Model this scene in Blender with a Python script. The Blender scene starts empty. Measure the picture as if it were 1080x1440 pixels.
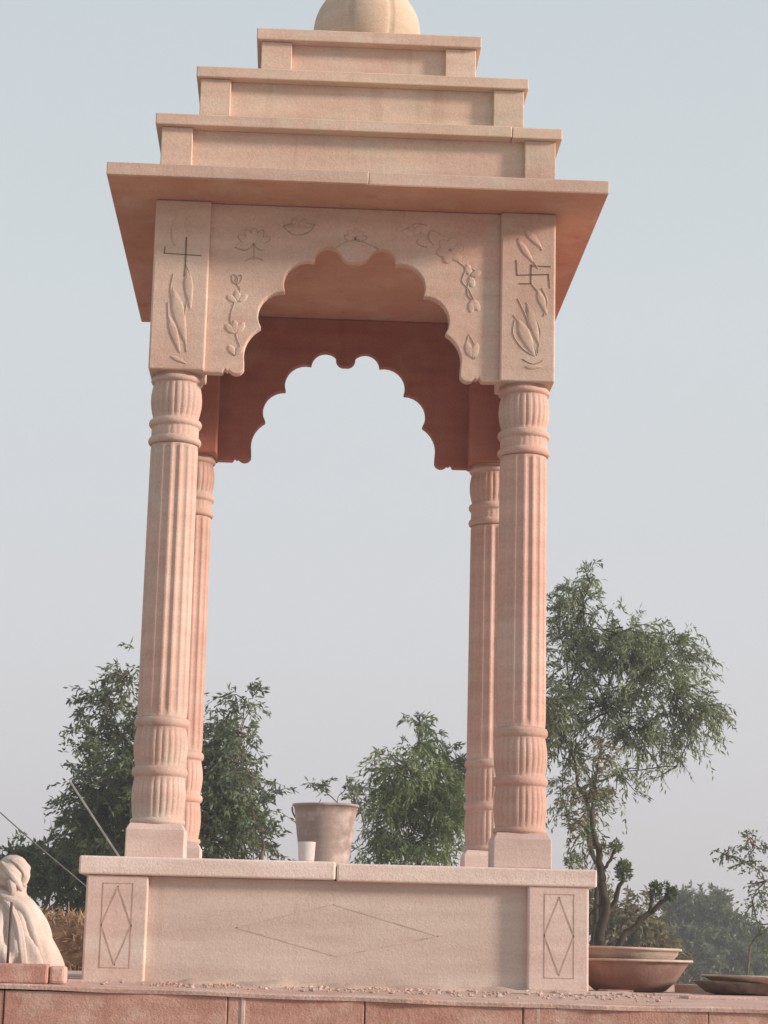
import bpy, math, random
import numpy as np
from math import sin, cos, pi, radians
random.seed(7)
rng = np.random.default_rng(11)
S = bpy.context.scene
COL = S.collection

# ------------------------------------------------------------------ camera
F_PX, CX, CY, CZ = 2945.24, -0.1949, -10.1328, -0.38638
YAW, PIT, ROL = -0.03851, 0.20863, 0.02398
_F = np.array([-sin(YAW)*cos(PIT), cos(YAW)*cos(PIT), sin(PIT)])
_R = np.array([cos(YAW), sin(YAW), 0.0])
_U = np.cross(_R, _F)
R2 = _R*cos(ROL) + _U*sin(ROL)
U2 = -_R*sin(ROL) + _U*cos(ROL)
cam_d = bpy.data.cameras.new('camera')
cam = bpy.data.objects.new('camera', cam_d)
COL.objects.link(cam)
S.camera = cam
cam_d.sensor_fit = 'HORIZONTAL'
cam_d.sensor_width = 36
cam_d.lens = F_PX/1080*36
cam_d.clip_start = 0.1
cam_d.clip_end = 3000
from mathutils import Matrix, Vector
M = Matrix(((R2[0], U2[0], -_F[0], CX), (R2[1], U2[1], -_F[1], CY), (R2[2], U2[2], -_F[2], CZ), (0, 0, 0, 1)))
cam.matrix_world = M
S.render.resolution_x = 768
S.render.resolution_y = 1024

def at(u, v, Y):
    """surveying helper: point of the photograph (1080x1440) at world depth y = Y"""
    d = _F + R2*(u-540)/F_PX - U2*(v-720)/F_PX
    t = (Y-CY)/d[1]
    return np.array([CX, CY, CZ]) + d*t

# ------------------------------------------------------------------ sky + sun
SUN_EL, SUN_G = radians(17), radians(16)       # low sun from the right, slightly from the front
sun_dir = np.array([cos(SUN_EL)*cos(SUN_G), -cos(SUN_EL)*sin(SUN_G), sin(SUN_EL)])
W = bpy.data.worlds.new('World')
S.world = W
W.use_nodes = True
nt = W.node_tree
nt.nodes.clear()
wo = nt.nodes.new('ShaderNodeOutputWorld')
bg = nt.nodes.new('ShaderNodeBackground')
sky = nt.nodes.new('ShaderNodeTexSky')
sky.sky_type = 'NISHITA'
sky.sun_disc = False
sky.sun_elevation = SUN_EL
sky.sun_rotation = math.atan2(sun_dir[0], sun_dir[1])
sky.dust_density = 4.0
sky.air_density = 1.0
# thin high overcast mixed over the clear sky
tc = nt.nodes.new('ShaderNodeTexCoord')
sep = nt.nodes.new('ShaderNodeSeparateXYZ')
ramp = nt.nodes.new('ShaderNodeValToRGB')
e = ramp.color_ramp.elements
e[0].position = 0.0; e[0].color = (4.75, 4.5, 4.72, 1)
e[1].position = 0.55; e[1].color = (4.3, 4.85, 5.15, 1)
m = e.new(0.14); m.color = (5.2, 5.2, 5.38, 1)
m = e.new(0.30); m.color = (5.05, 5.36, 5.5, 1)
nt.links.new(tc.outputs['Generated'], sep.inputs[0])
nt.links.new(sep.outputs['Z'], ramp.inputs[0])
mix = nt.nodes.new('ShaderNodeMix')
mix.data_type = 'RGBA'
mix.inputs[0].default_value = 0.88
nt.links.new(sky.outputs[0], mix.inputs[6])
nt.links.new(ramp.outputs[0], mix.inputs[7])
nt.links.new(mix.outputs[2], bg.inputs[0])
bg.inputs[1].default_value = 0.1
nt.links.new(bg.outputs[0], wo.inputs[0])

sl = bpy.data.lights.new('sun', 'SUN')
sl.energy = 3.9
sl.angle = radians(7.0)
sl.color = (1.0, 0.84, 0.73)
sun = bpy.data.objects.new('sun', sl)
COL.objects.link(sun)
sun.rotation_euler = Vector(sun_dir).to_track_quat('Z', 'Y').to_euler()
sun.location = (20, -6, 10)

S.view_settings.view_transform = 'Standard'
S.view_settings.look = 'None'
S.view_settings.gamma = 1
S.view_settings.exposure = 0.48

# ------------------------------------------------------------------ materials
def _n(nt, t, **kw):
    n = nt.nodes.new(t)
    for k, v in kw.items():
        setattr(n, k, v)
    return n

def stone(name, a, b, c, bump=0.25, rough=0.86, scale=1.0, grain=0.07):
    """weathered cut sandstone: three tones in soft patches, bedding streaks, grain and chisel bump"""
    m = bpy.data.materials.new(name)
    m.use_nodes = True
    t = m.node_tree
    bs = t.nodes['Principled BSDF']
    geo = _n(t, 'ShaderNodeNewGeometry')
    def noise(s, det=4, vec=None, rgh=0.55):
        n = _n(t, 'ShaderNodeTexNoise')
        n.inputs['Scale'].default_value = s
        n.inputs['Detail'].default_value = det
        n.inputs['Roughness'].default_value = rgh
        t.links.new(vec or geo.outputs['Position'], n.inputs['Vector'])
        return n.outputs['Fac']
    def rampf(src, lo, hi):
        r = _n(t, 'ShaderNodeMapRange')
        r.inputs['From Min'].default_value = lo
        r.inputs['From Max'].default_value = hi
        t.links.new(src, r.inputs['Value'])
        return r.outputs['Result']
    def mixc(f, A, B, bt='MIX'):
        x = _n(t, 'ShaderNodeMix', data_type='RGBA', blend_type=bt)
        if isinstance(f, float): x.inputs[0].default_value = f
        else: t.links.new(f, x.inputs[0])
        for i, v in ((6, A), (7, B)):
            if isinstance(v, tuple): x.inputs[i].default_value = (*v, 1)
            else: t.links.new(v, x.inputs[i])
        return x.outputs[2]
    c1 = mixc(rampf(noise(1.7*scale), .38, .62), a, b)
    c2 = mixc(rampf(noise(4.3*scale, 5), .52, .72), c1, c)
    mp = _n(t, 'ShaderNodeMapping')
    mp.inputs['Scale'].default_value = (2.2*scale, 2.2*scale, 14*scale)
    t.links.new(geo.outputs['Position'], mp.inputs[0])
    band = rampf(noise(1.0, 3, mp.outputs[0]), .35, .7)
    dk = mixc(1.0, c2, (0.86, 0.82, 0.80), 'MULTIPLY')
    c3 = mixc(band, c2, dk)
    g = rampf(noise(95*scale, 2), .3, .7)
    dk2 = mixc(1.0, c3, (1-grain*2, 1-grain*2, 1-grain*2), 'MULTIPLY')
    c4 = mixc(g, c3, dk2)
    # rain stains running down
    mp2 = _n(t, 'ShaderNodeMapping')
    mp2.inputs['Scale'].default_value = (9, 9, 0.9)
    t.links.new(geo.outputs['Position'], mp2.inputs[0])
    st = rampf(noise(1.0, 4, mp2.outputs[0]), .60, .80)
    dk3 = mixc(1.0, c4, (0.80, 0.74, 0.70), 'MULTIPLY')
    c5 = mixc(st, c4, dk3)
    oi = _n(t, 'ShaderNodeObjectInfo')      # every slab is a slightly different cut of stone
    rr = _n(t, 'ShaderNodeMapRange')
    rr.inputs['To Min'].default_value = .93; rr.inputs['To Max'].default_value = 1.05
    t.links.new(oi.outputs['Random'], rr.inputs['Value'])
    c6 = mixc(1.0, c5, rr.outputs[0], 'MULTIPLY')
    t.links.new(c6, bs.inputs['Base Color'])
    bs.inputs['Roughness'].default_value = rough
    bs.inputs['Specular IOR Level'].default_value = 0.25
    add = _n(t, 'ShaderNodeMath', operation='ADD')
    ml = _n(t, 'ShaderNodeMath', operation='MULTIPLY')
    t.links.new(noise(14*scale, 4), ml.inputs[0]); ml.inputs[1].default_value = 1.5
    t.links.new(ml.outputs[0], add.inputs[0]); t.links.new(noise(120, 3), add.inputs[1])
    bp = _n(t, 'ShaderNodeBump')
    bp.inputs['Strength'].default_value = bump
    bp.inputs['Distance'].default_value = 0.006
    t.links.new(add.outputs[0], bp.inputs['Height'])
    t.links.new(bp.outputs[0], bs.inputs['Normal'])
    return m

def plain(name, col, rough=0.7, var=0.25, scale=20, metallic=0.0, transl=0.0, alpha=1.0):
    m = bpy.data.materials.new(name)
    m.use_nodes = True
    t = m.node_tree
    bs = t.nodes['Principled BSDF']
    geo = _n(t, 'ShaderNodeNewGeometry')
    no = _n(t, 'ShaderNodeTexNoise')
    no.inputs['Scale'].default_value = scale
    no.inputs['Detail'].default_value = 4
    t.links.new(geo.outputs['Position'], no.inputs['Vector'])
    r = _n(t, 'ShaderNodeMapRange')
    r.inputs['From Min'].default_value = .3; r.inputs['From Max'].default_value = .7
    t.links.new(no.outputs['Fac'], r.inputs['Value'])
    x = _n(t, 'ShaderNodeMix', data_type='RGBA')
    t.links.new(r.outputs[0], x.inputs[0])
    x.inputs[6].default_value = (*[min(1, v*(1+var)) for v in col], 1)
    x.inputs[7].default_value = (*[v*(1-var) for v in col], 1)
    t.links.new(x.outputs[2], bs.inputs['Base Color'])
    bs.inputs['Roughness'].default_value = rough
    bs.inputs['Metallic'].default_value = metallic
    bs.inputs['Specular IOR Level'].default_value = 0.3
    if alpha < 1: bs.inputs['Transmission Weight'].default_value = 1-alpha
    if transl > 0:
        tr = _n(t, 'ShaderNodeBsdfTranslucent')
        t.links.new(x.outputs[2], tr.inputs[0])
        ms = _n(t, 'ShaderNodeMixShader')
        ms.inputs[0].default_value = transl
        t.links.new(bs.outputs[0], ms.inputs[1]); t.links.new(tr.outputs[0], ms.inputs[2])
        t.links.new(ms.outputs[0], t.nodes['Material Output'].inputs['Surface'])
    return m

PINK = stone('pink_sandstone', (.62, .42, .35), (.56, .35, .285), (.56, .43, .355), bump=.35)
PINK2 = stone('dusty_sky_grey_sandstone', (.60, .46, .39), (.58, .40, .335), (.54, .47, .40), bump=.35)  # front left column: dust, plus grey sky reflection put into the colour
ARCH = stone('arch_sandstone', (.66, .48, .39), (.62, .41, .33), (.60, .50, .41))
BUFF = stone('buff_sandstone', (.66, .50, .41), (.60, .41, .33), (.62, .52, .41))
TIER = stone('tier_sandstone', (.70, .54, .42), (.64, .46, .37), (.62, .53, .42))
BASE = stone('base_sandstone', (.70, .56, .50), (.65, .48, .43), (.62, .54, .47))
PANEL = stone('panel_sandstone', (.69, .565, .495), (.65, .52, .455), (.70, .58, .51))
SLAB = stone('slab_sandstone', (.78, .65, .59), (.74, .59, .53), (.72, .64, .56), bump=.35)
INNER_SHADE = stone('shaded_inner_sandstone', (.50, .20, .145), (.45, .17, .12), (.52, .25, .18))  # darker, redder copy of the stone: interior shade and red bounce painted in
UNDER_BOUNCE = stone('eave_underside_bounce_tint', (.66, .38, .275), (.58, .30, .21), (.66, .43, .33))
RED = stone('red_platform_stone', (.60, .35, .285), (.50, .26, .205), (.66, .46, .385), bump=0.4, grain=.13, scale=1.8)
CAP = stone('platform_cap_stone', (.70, .50, .43), (.62, .40, .33), (.72, .56, .49), bump=0.5, grain=.14)
DOME = stone('dome_stone', (.64, .50, .38), (.60, .46, .35), (.57, .46, .36))
GROOVE = plain('carved_groove', (.20, .125, .095), .95)
GROOVE3 = plain('faint_groove', (.50, .39, .33), .95)
GROOVE2 = plain('shallow_groove', (.42, .30, .235), .95)
CLAY = stone('clay', (.37, .23, .185), (.28, .165, .135), (.42, .29, .24), bump=.3)
PALE = stone('statue_stone', (.60, .51, .455), (.52, .43, .375), (.56, .48, .43), bump=.3, grain=.06)
DUST = stone('cement_dust', (.60, .46, .39), (.52, .38, .32), (.64, .52, .45), bump=.4)
GALV = stone('dusty_bucket', (.40, .32, .285), (.30, .235, .21), (.52, .44, .40), rough=.6, scale=3, bump=.15)
PANMETAL = stone('cement_crusted_lit_iron', (.58, .48, .40), (.48, .36, .29), (.64, .55, .47), scale=3)
DARKMETAL = plain('dark_rusty_iron', (.09, .06, .05), .7, .4)
WHITE = plain('white_cup', (.90, .86, .84), .2, .04, 30, alpha=.5)
BAMBOO = plain('pale_rope', (.55, .50, .42), .8)
WIRE = plain('grey_wire', (.16, .15, .15), .7)
BARK = plain('grey_brown_bark', (.13, .095, .07), .95, .4, 12)
BARK2 = plain('olive_bark', (.052, .040, .027), .95, .4, 12)
STRAW = plain('dry_straw', (.33, .21, .125), .9, .4, 5, transl=.2)
LEAF_A = plain('feathery_leaf', (.19, .23, .115), .6, .45, 3.0, transl=.4)
LEAF_B = plain('dark_leaf', (.115, .15, .07), .6, .6, 2.5, transl=.35)
LEAF_C = plain('grey_leaf', (.13, .165, .10), .6, .35, 2.0, transl=.35)
LEAF_D = plain('olive_leaf', (.19, .17, .085), .65, .35, 3.0, transl=.3)
LEAF_E = plain('fresh_leaf', (.19, .25, .10), .6, .5, 3.0, transl=.4)

# ------------------------------------------------------------------ helpers
def link(name, verts, faces, mat, parent=None, smooth=False, bevel=0.0, seg=2):
    me = bpy.data.meshes.new(name)
    me.from_pydata([tuple(map(float, v)) for v in verts], [], [tuple(map(int, f)) for f in faces])
    me.update()
    if smooth:
        me.polygons.foreach_set('use_smooth', [True]*len(me.polygons))
    o = bpy.data.objects.new(name, me)
    COL.objects.link(o)
    me.materials.append(mat)
    if parent is not None:
        o.parent = parent
    if bevel:
        b = o.modifiers.new('bevel', 'BEVEL')
        b.width = bevel; b.segments = seg; b.limit_method = 'ANGLE'; b.angle_limit = radians(40)
    return o

def tag(o, label, cat, group=None, kind=None):
    o['label'] = label; o['category'] = cat
    if group: o['group'] = group
    if kind: o['kind'] = kind
    return o

def empty(name, loc, label, cat, group=None):
    o = bpy.data.objects.new(name, None)
    COL.objects.link(o)
    o.location = loc
    o.empty_display_size = .2
    return tag(o, label, cat, group)

class MB:
    def __init__(s): s.v = []; s.f = []
    def add(s, v, f):
        n = len(s.v); s.v += [tuple(p) for p in v]; s.f += [tuple(i+n for i in q) for q in f]
    def box(s, x0, x1, y0, y1, z0, z1):
        s.add([(x0,y0,z0),(x1,y0,z0),(x1,y1,z0),(x0,y1,z0),(x0,y0,z1),(x1,y0,z1),(x1,y1,z1),(x0,y1,z1)],
              [(0,3,2,1),(4,5,6,7),(0,1,5,4),(1,2,6,5),(2,3,7,6),(3,0,4,7)])
    def tube(s, pts, rad, n=6, cap=True):
        pts = [np.array(p, float) for p in pts]
        k = len(pts)
        rad = [rad]*k if isinstance(rad, (int, float)) else rad
        V = []
        prev = None
        for i, p in enumerate(pts):
            t = pts[min(i+1, k-1)] - pts[max(i-1, 0)]
            t = t/(np.linalg.norm(t)+1e-9)
            if prev is None:
                a = np.array([0, 0, 1.0]) if abs(t[2]) < .9 else np.array([1.0, 0, 0])
            else: a = prev
            u = np.cross(t, a); u = u/(np.linalg.norm(u)+1e-9); w = np.cross(u, t); prev = w
            for j in range(n):
                an = 2*pi*j/n
                V.append(p + rad[i]*(u*cos(an)+w*sin(an)))
        Fc = []
        for i in range(k-1):
            for j in range(n):
                Fc.append((i*n+j, i*n+(j+1) % n, (i+1)*n+(j+1) % n, (i+1)*n+j))
        if cap:
            Fc.append(tuple(range(n))[::-1]); Fc.append(tuple((k-1)*n+j for j in range(n)))
        s.add(V, Fc)
    def build(s, name, mat, parent=None, smooth=False, bevel=0.0, seg=2):
        return link(name, s.v, s.f, mat, parent, smooth, bevel, seg)

def smoothpts(pts, n=5):
    P = [np.array(p, float) for p in pts]
    out = []
    for i in range(len(P)-1):
        p0 = P[max(i-1, 0)]; p1 = P[i]; p2 = P[i+1]; p3 = P[min(i+2, len(P)-1)]
        for k in range(n):
            t = k/n
            out.append(.5*((2*p1)+(-p0+p2)*t+(2*p0-5*p1+4*p2-p3)*t*t+(-p0+3*p1-3*p2+p3)*t**3))
    out.append(P[-1])
    return out

def lathe(prof, nang, fl=0, loc=(0, 0, 0), sx=1, sy=1, cap=True):
    """prof rows: (r, z, flute depth, style)"""
    V = []; Fc = []
    for row in prof:
        r, z = row[0], row[1]
        d = row[2] if len(row) > 2 else 0
        nf = row[3] if len(row) > 3 else fl
        for j in range(nang):
            th = 2*pi*j/nang
            rr = r
            if d and nf:
                t = (th*nf/(2*pi)) % 1.0
                if nf < 20:      # concave flutes between narrow fillets
                    rr = r - d*(max(0, sin(pi*min(t/.74, 1)))**.6)
                else:            # convex petals with tight grooves
                    rr = r - d*(1-abs(sin(pi*t))**.45)
            V.append((loc[0]+rr*cos(th)*sx, loc[1]+rr*sin(th)*sy, loc[2]+z))
    n = nang
    for i in range(len(prof)-1):
        for j in range(n):
            Fc.append((i*n+j, i*n+(j+1) % n, (i+1)*n+(j+1) % n, (i+1)*n+j))
    if cap:
        Fc.append(tuple(range(n))[::-1]); Fc.append(tuple((len(prof)-1)*n+j for j in range(n)))
    return V, Fc

def torus_rows(r, z0, z1, bulge, n=5):
    return [(r+bulge*sin(pi*k/n), z0+(z1-z0)*(1-cos(pi*k/n))/2) for k in range(n+1)]

# ------------------------------------------------------------------ the ground, the platform
ZP = -0.5226
GZ = -1.9
mg = MB()
N = 60
xs = np.concatenate([np.linspace(-170, 170, N)])
ys = np.linspace(-30, 170, N)
V = [(x, y, GZ + .05*sin(x*.31+y*.17)+.04*sin(y*.43-x*.11)) for y in ys for x in xs]
Fc = [(j*N+i, j*N+i+1, (j+1)*N+i+1, (j+1)*N+i) for j in range(N-1) for i in range(N-1)]
ground = link('ground', V, Fc, stone('dry_earth', (.46, .36, .27), (.40, .31, .22), (.32, .28, .18), bump=.5, scale=.4), None, True)
ground['kind'] = 'structure'

plat = empty('stone_platform', (0, 0, GZ), 'long red sandstone platform along the bottom, carrying the pavilion, statue and pans', 'platform')
def platpart(mb, name, mat, bevel=0.004):
    o = mb.build(name, mat, plat, bevel=bevel)
    o.matrix_parent_inverse = Matrix.Translation((0, 0, -GZ))
    return o
# the cap dips slightly towards its right front edge
YE = -1.75
cv = []; nx = 60
for x in np.linspace(-5, 6.5, nx):
    zf = ZP-.006 - max(0, min(1.9, (x+1.1)))*.0135 + .0015*sin(x*9)+.001*sin(x*23)
    for (y, dz) in ((YE+.01*sin(x*7.1), 0), (YE-.0+.004*sin(x*31), .0)):
        pass
    cv.append((x, YE+.006*sin(x*17.0)+.004*sin(x*41), zf-.020))
    cv.append((x, YE-.002+.006*sin(x*17.0)+.004*sin(x*41), zf-.006))
    cv.append((x, YE+.008+.006*sin(x*17.0), zf))
    cv.append((x, -1.10, ZP))
    cv.append((x, 3.2, ZP))
    cv.append((x, 3.2, ZP-.034))
cf = []
for i in range(nx-1):
    for k in range(5):
        cf.append((i*6+k, (i+1)*6+k, (i+1)*6+k+1, i*6+k+1))
    cf.append((i*6+5, (i+1)*6+5, (i+1)*6, i*6))
link('cap_slab', cv, cf, CAP, plat).matrix_parent_inverse = Matrix.Translation((0, 0, -GZ))
joints = [-5, -3.9, -2.6, -1.30, -.435, .10, .72, 1.45, 2.3, 3.6, 5.0, 6.5]
zt = ZP-.050
core = MB(); core.box(-4.98, 6.48, YE+.06, 3.15, GZ-.1, zt-.004); platpart(core, 'core', RED, 0)
for row in range(3):
    zz1 = (ZP-.03 if row == 0 else zt - row*.46); zz0 = zt-row*.46-.452
    for i in range(len(joints)-1):
        o = 0 if row % 2 == 0 else .3
        a = joints[i]+.002; b = joints[i+1]-.002
        bx = MB(); dy = random.uniform(-.003, .004)
        bx.box(a+o, b+o, YE+.012+dy, YE+.12, zz0, zz1)
        platpart(bx, 'facing_stone', RED, .004)

# narrow upright mortar fillets seen at the joints
for jx in (-.375, .78):
    b = MB(); b.box(jx-.009, jx+.009, YE+.009, YE+.05, zt-.30, ZP-.030); platpart(b, 'mortar_strip', DUST, .004)

# ------------------------------------------------------------------ pavilion
pav = empty('stone_pavilion', (0, 0, ZP), 'tall pink sandstone pavilion with fluted columns, scalloped arches and stepped roof', 'pavilion')
PINV = Matrix.Translation((0, 0, -ZP))
def pp(o):
    o.parent = pav; o.matrix_parent_inverse = PINV; return o
A = 0.8; HB = 0.1273; Z1 = 2.1941; Z2 = 3.008

# base
BX = 1.071; TS = .0776
b = MB(); b.box(-BX+.05, BX-.05, -BX+.05, BX-.05, ZP-.05, -TS-.002)
pp(b.build('base_core', PANEL))
PW = .262
for sx in (-1, 1):
    for sy in (-1, 1):
        b = MB()
        x0, x1 = sorted((sx*BX, sx*(BX-PW))); y0, y1 = sorted((sy*BX, sy*(BX-PW)))
        b.box(x0, x1, y0, y1, ZP-.05, -TS-.0015)
        o = pp(b.build('corner_pilaster', BASE, bevel=.009, seg=3))
        if sy == -1:
            # incised frame and lozenge
            cxp = (x0+x1)/2 + .004
            def strip(pts, w=.0026, y=-BX-.0012, closed=False, th=.0024):
                m_ = MB()
                ps = list(pts)+([pts[0]] if closed else [])
                for p, q in zip(ps[:-1], ps[1:]):
                    p = np.array(p, float); q = np.array(q, float)
                    d = q-p; L = np.linalg.norm(d)
                    if L < 1e-6: continue
                    d /= L; n_ = np.array([-d[1], d[0]])*w
                    c4 = [p-n_-d*w*.5, q-n_+d*w*.5, q+n_+d*w*.5, p+n_-d*w*.5]
                    m_.add([(c[0], y, c[1]) for c in c4]+[(c[0], y+th, c[1]) for c in c4],
                           [(0, 1, 2, 3), (7, 6, 5, 4), (0, 4, 5, 1), (1, 5, 6, 2), (2, 6, 7, 3), (3, 7, 4, 0)])
                return m_
            zc = (-TS+ZP)/2+.012; hx = .063; hz = .175
            m1 = strip([(cxp, zc+hz*.93), (cxp-hx, zc), (cxp, zc-hz*.93), (cxp+hx, zc)], w=.0024, closed=True)
            c_ = m1.build('carved_lozenge', GROOVE2, o)
            m2 = strip([(cxp-hx, zc+hz), (cxp+hx, zc+hz), (cxp+hx, zc-hz), (cxp-hx, zc-hz)], w=.0018, closed=True)
            c_ = m2.build('carved_frame', GROOVE2, o)
# recessed panels (front etc.)
for k in range(4):
    b = MB(); b.box(-BX+PW-.01, BX-PW+.01, -BX+.040, -BX+.075, ZP-.05, -TS-.0018)
    o = pp(b.build('base_panel', PANEL))
    o.matrix_basis = Matrix.Translation((0, 0, 0)) @ Matrix.Rotation(k*pi/2, 4, 'Z')
    if k == 0:
        y = -BX+.040-.0012
        m1 = strip([(-.43, -.285), (-.02, -.178)], w=.0018, y=y)
        m2 = strip([(-.02, -.178), (.43, -.30)], w=.0024, y=y)
        m3 = strip([(-.43, -.285), (.0, -.395)], w=.0024, y=y)
        m4 = strip([(.43, -.30), (.0, -.395)], w=.0016, y=y)
        for m_ in (m2, m3): m1.add(m_.v, m_.f)
        m1.add(m4.v, m4.f)
        m1.build('carved_line', GROOVE3, o)
# top slab in two lengths, with a joint left of the middle
SX = 1.105
b = MB(); b.box(-SX, -.016, -SX+.02, SX, -TS, 0); pp(b.build('floor_slab', SLAB, bevel=.009, seg=3))
b = MB(); b.box(-.011, SX, -SX+.024, SX, -TS-.004, -.006); pp(b.build('floor_slab', SLAB, bevel=.009, seg=3))

# columns
def column_profile():
    P = []
    P += torus_rows(.110, .150, .178, .012)
    for k in range(9):        # lowest pot
        t = k/8; P.append((.098+.021*sin(pi*min(1, .18+t*.62)), .180+t*.178, .006 if 0 < k < 8 else 0, 26))
    P += torus_rows(.112, .361, .402, .012)
    for k in range(9):
        t = k/8; P.append((.104+.016*sin(pi*(.1+t*.8)), .404+t*.172, .006 if 0 < k < 8 else 0, 26))
    P += torus_rows(.110, .578, .620, .012)
    P.append((.108, .623, 0, 16)); P.append((.110, .640, .004, 16))
    for k in range(9): P.append((.1115-.0035*k/8, .66+k*.148, .008, 16))
    P.append((.107, 1.852, .003, 16)); P.append((.106, 1.862, 0, 16))
    P += torus_rows(.108, 1.865, 1.900, .013)
    for k in range(4): P.append((.108, 1.904+k*.0137, .003, 26))
    P += torus_rows(.108, 1.948, 1.983, .013)
    for k in range(11):
        t = k/10; P.append((.100+.017*sin(pi*(t*.9+.0))**.8 if 0 < k < 10 else .102+.004*t, 1.987+t*.163, .006 if 0 < k < 10 else 0, 24))
    P += torus_rows(.108, 2.153, 2.182, .012)
    P.append((.107, 2.19)); P.append((.107, Z1+.01))
    return P
prof = column_profile()
def col_slice(z0, z1): return [r for r in prof if z0 <= r[1] <= z1]
shaftV, shaftF = lathe(col_slice(.62, 1.863), 192)
baseV, baseF = lathe(col_slice(.14, .621), 156)
capV, capF = lathe(col_slice(1.8645, 2.3), 144)
proto = None
for ix, (sx, sy) in enumerate(((-1, -1), (1, -1), (-1, 1), (1, 1))):
    x, y = sx*A, sy*A
    if proto is None:
        sh = link('column', shaftV, shaftF, PINK, None, True)
        pb = link('column_base', baseV, baseF, PINK, sh, True)
        pc = link('capital', capV, capF, PINK, sh, True)
        m_ = MB(); h = HB; hb = HB
        m_.add([(-hb,-hb,0),(hb,-hb,0),(hb,hb,0),(-hb,hb,0),(-h,-h,.125),(h,-h,.125),(h,h,.125),(-h,h,.125),
                (-.112,-.112,.1528),(.112,-.112,.1528),(.112,.112,.1528),(-.112,.112,.1528)],
               [(0,3,2,1),(8,9,10,11)]+[(i,(i+1)%4,(i+1)%4+4,i+4) for i in range(4)]+[(i+4,(i+1)%4+4,(i+1)%4+8,i+8) for i in range(4)])
        pl = m_.build('plinth', BASE, sh, bevel=.004)
        m_ = MB(); m_.box(-HB, HB, -HB, HB, Z1, Z2-.0015)
        bl = m_.build('column_block', BUFF, sh, bevel=.009, seg=3)
        proto = [sh, pb, pc, pl, bl]
        c = sh; kids = proto[1:]
    else:
        c = proto[0].copy(); COL.objects.link(c)
        for k_ in proto[1:]:
            d = k_.copy(); COL.objects.link(d); d.parent = c
    pp(c); c.location = (x, y, 0)
    if sy == 1:
        for d in c.children:
            if d.name.startswith('column_block'):
                me_b = d.data.copy(); me_b.materials.clear(); me_b.materials.append(INNER_SHADE); d.data = me_b
    if ix == 0: c0 = c
    if ix == 1: c1 = c
for o_ in proto[:3]:
    me_g = o_.data.copy(); me_g.materials.clear(); me_g.materials.append(PINK2); o_.data = me_g

# scalloped arches
def arc(p, q, s, n=9):
    """points from p to q bulging s to the left of travel"""
    p = np.array(p, float); q = np.array(q, float); d = q-p; L = np.linalg.norm(d)
    nrm = np.array([-d[1], d[0]])/L
    s_ = s; c = L/2; Rr = (c*c+s_*s_)/(2*abs(s_)); th = math.asin(min(1, c/Rr))
    if abs(s_) > c: th = pi-th
    mid = (p+q)/2; cen = mid - nrm*(Rr-abs(s_))*np.sign(s_)
    out = []
    for k in range(n+1):
        a_ = -th+2*th*k/n
        # direction from centre: nrm*sign rotated
        u = nrm*np.sign(s_); v = d/L
        out.append(cen + Rr*(u*cos(a_)+v*sin(a_)))
    return out
XI = A-HB
def arch_outline(rear=False):
    half = [(XI+.004, 0), (.592, 0), (.582, .020), (.570, .008)]
    half += arc((.562, .016), (.494, .024), .022, 9)
    half += arc((.490, .045), (.423, .222), -.034)[1:]
    half += arc((.423, .222), (.319, .398), -.062)[1:]
    half += arc((.319, .398), (.185, .548), -.061)[1:]
    if rear:        # the rear arch has narrower crown lobes round a deeper middle drop
        half += arc((.185, .548), (.052, .600), -.048)[1:]
        half += arc((.052, .600), (0.0, .548), .020, 5)[1:]
        return half
    half += arc((.185, .548), (.066, .585), -.056)[1:]
    half += arc((.066, .585), (0.0, .553), .014, 4)[1:]
    # sign: travelling inward/upward with the opening on the left; fix bulge away from the opening
    return half
def arch_mesh(th, rear=False):
    h = arch_outline(rear)
    left = [(-x, z) for x, z in h]
    full = left + [tuple(p) for p in h[::-1]][1:]
    full = [(x, Z1+z) for x, z in full]
    top = Z2-.002
    full = [(full[0][0], top)] + full + [(full[-1][0], top)]
    n = len(full)
    V = [(x, 0, z) for x, z in full]+[(x, th, z) for x, z in full]
    # front ngon orientation
    Fc = [tuple(range(n)), tuple(range(2*n-1, n-1, -1))]
    Fc += [((i+1) % n, i, i+n, (i+1) % n+n) for i in range(n)]
    return V, Fc
TH = .055
aV, aF = arch_mesh(TH)
arches = []
for k in range(4):
    if k == 0: a_ = link('scalloped_arch', aV, aF, ARCH, None, False, .005, 2)
    else:
        a_ = arches[0].copy(); a_.data = arches[0].data.copy() if k == 2 else a_.data; COL.objects.link(a_)
    pp(a_)
    a_.matrix_basis = Matrix.Rotation(k*pi/2, 4, 'Z') @ Matrix.Translation((0, -A-HB+.028, 0))
    arches.append(a_)
me_in = arches[0].data.copy(); me_in.materials.clear(); me_in.materials.append(INNER_SHADE)
for k in (1, 3): arches[k].data = me_in
rV, rF = arch_mesh(TH, True)
me_r = bpy.data.meshes.new('rear_arch'); me_r.from_pydata([tuple(map(float, v)) for v in rV], [], rF); me_r.update()
me_r.materials.append(INNER_SHADE); arches[2].data = me_r

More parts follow.
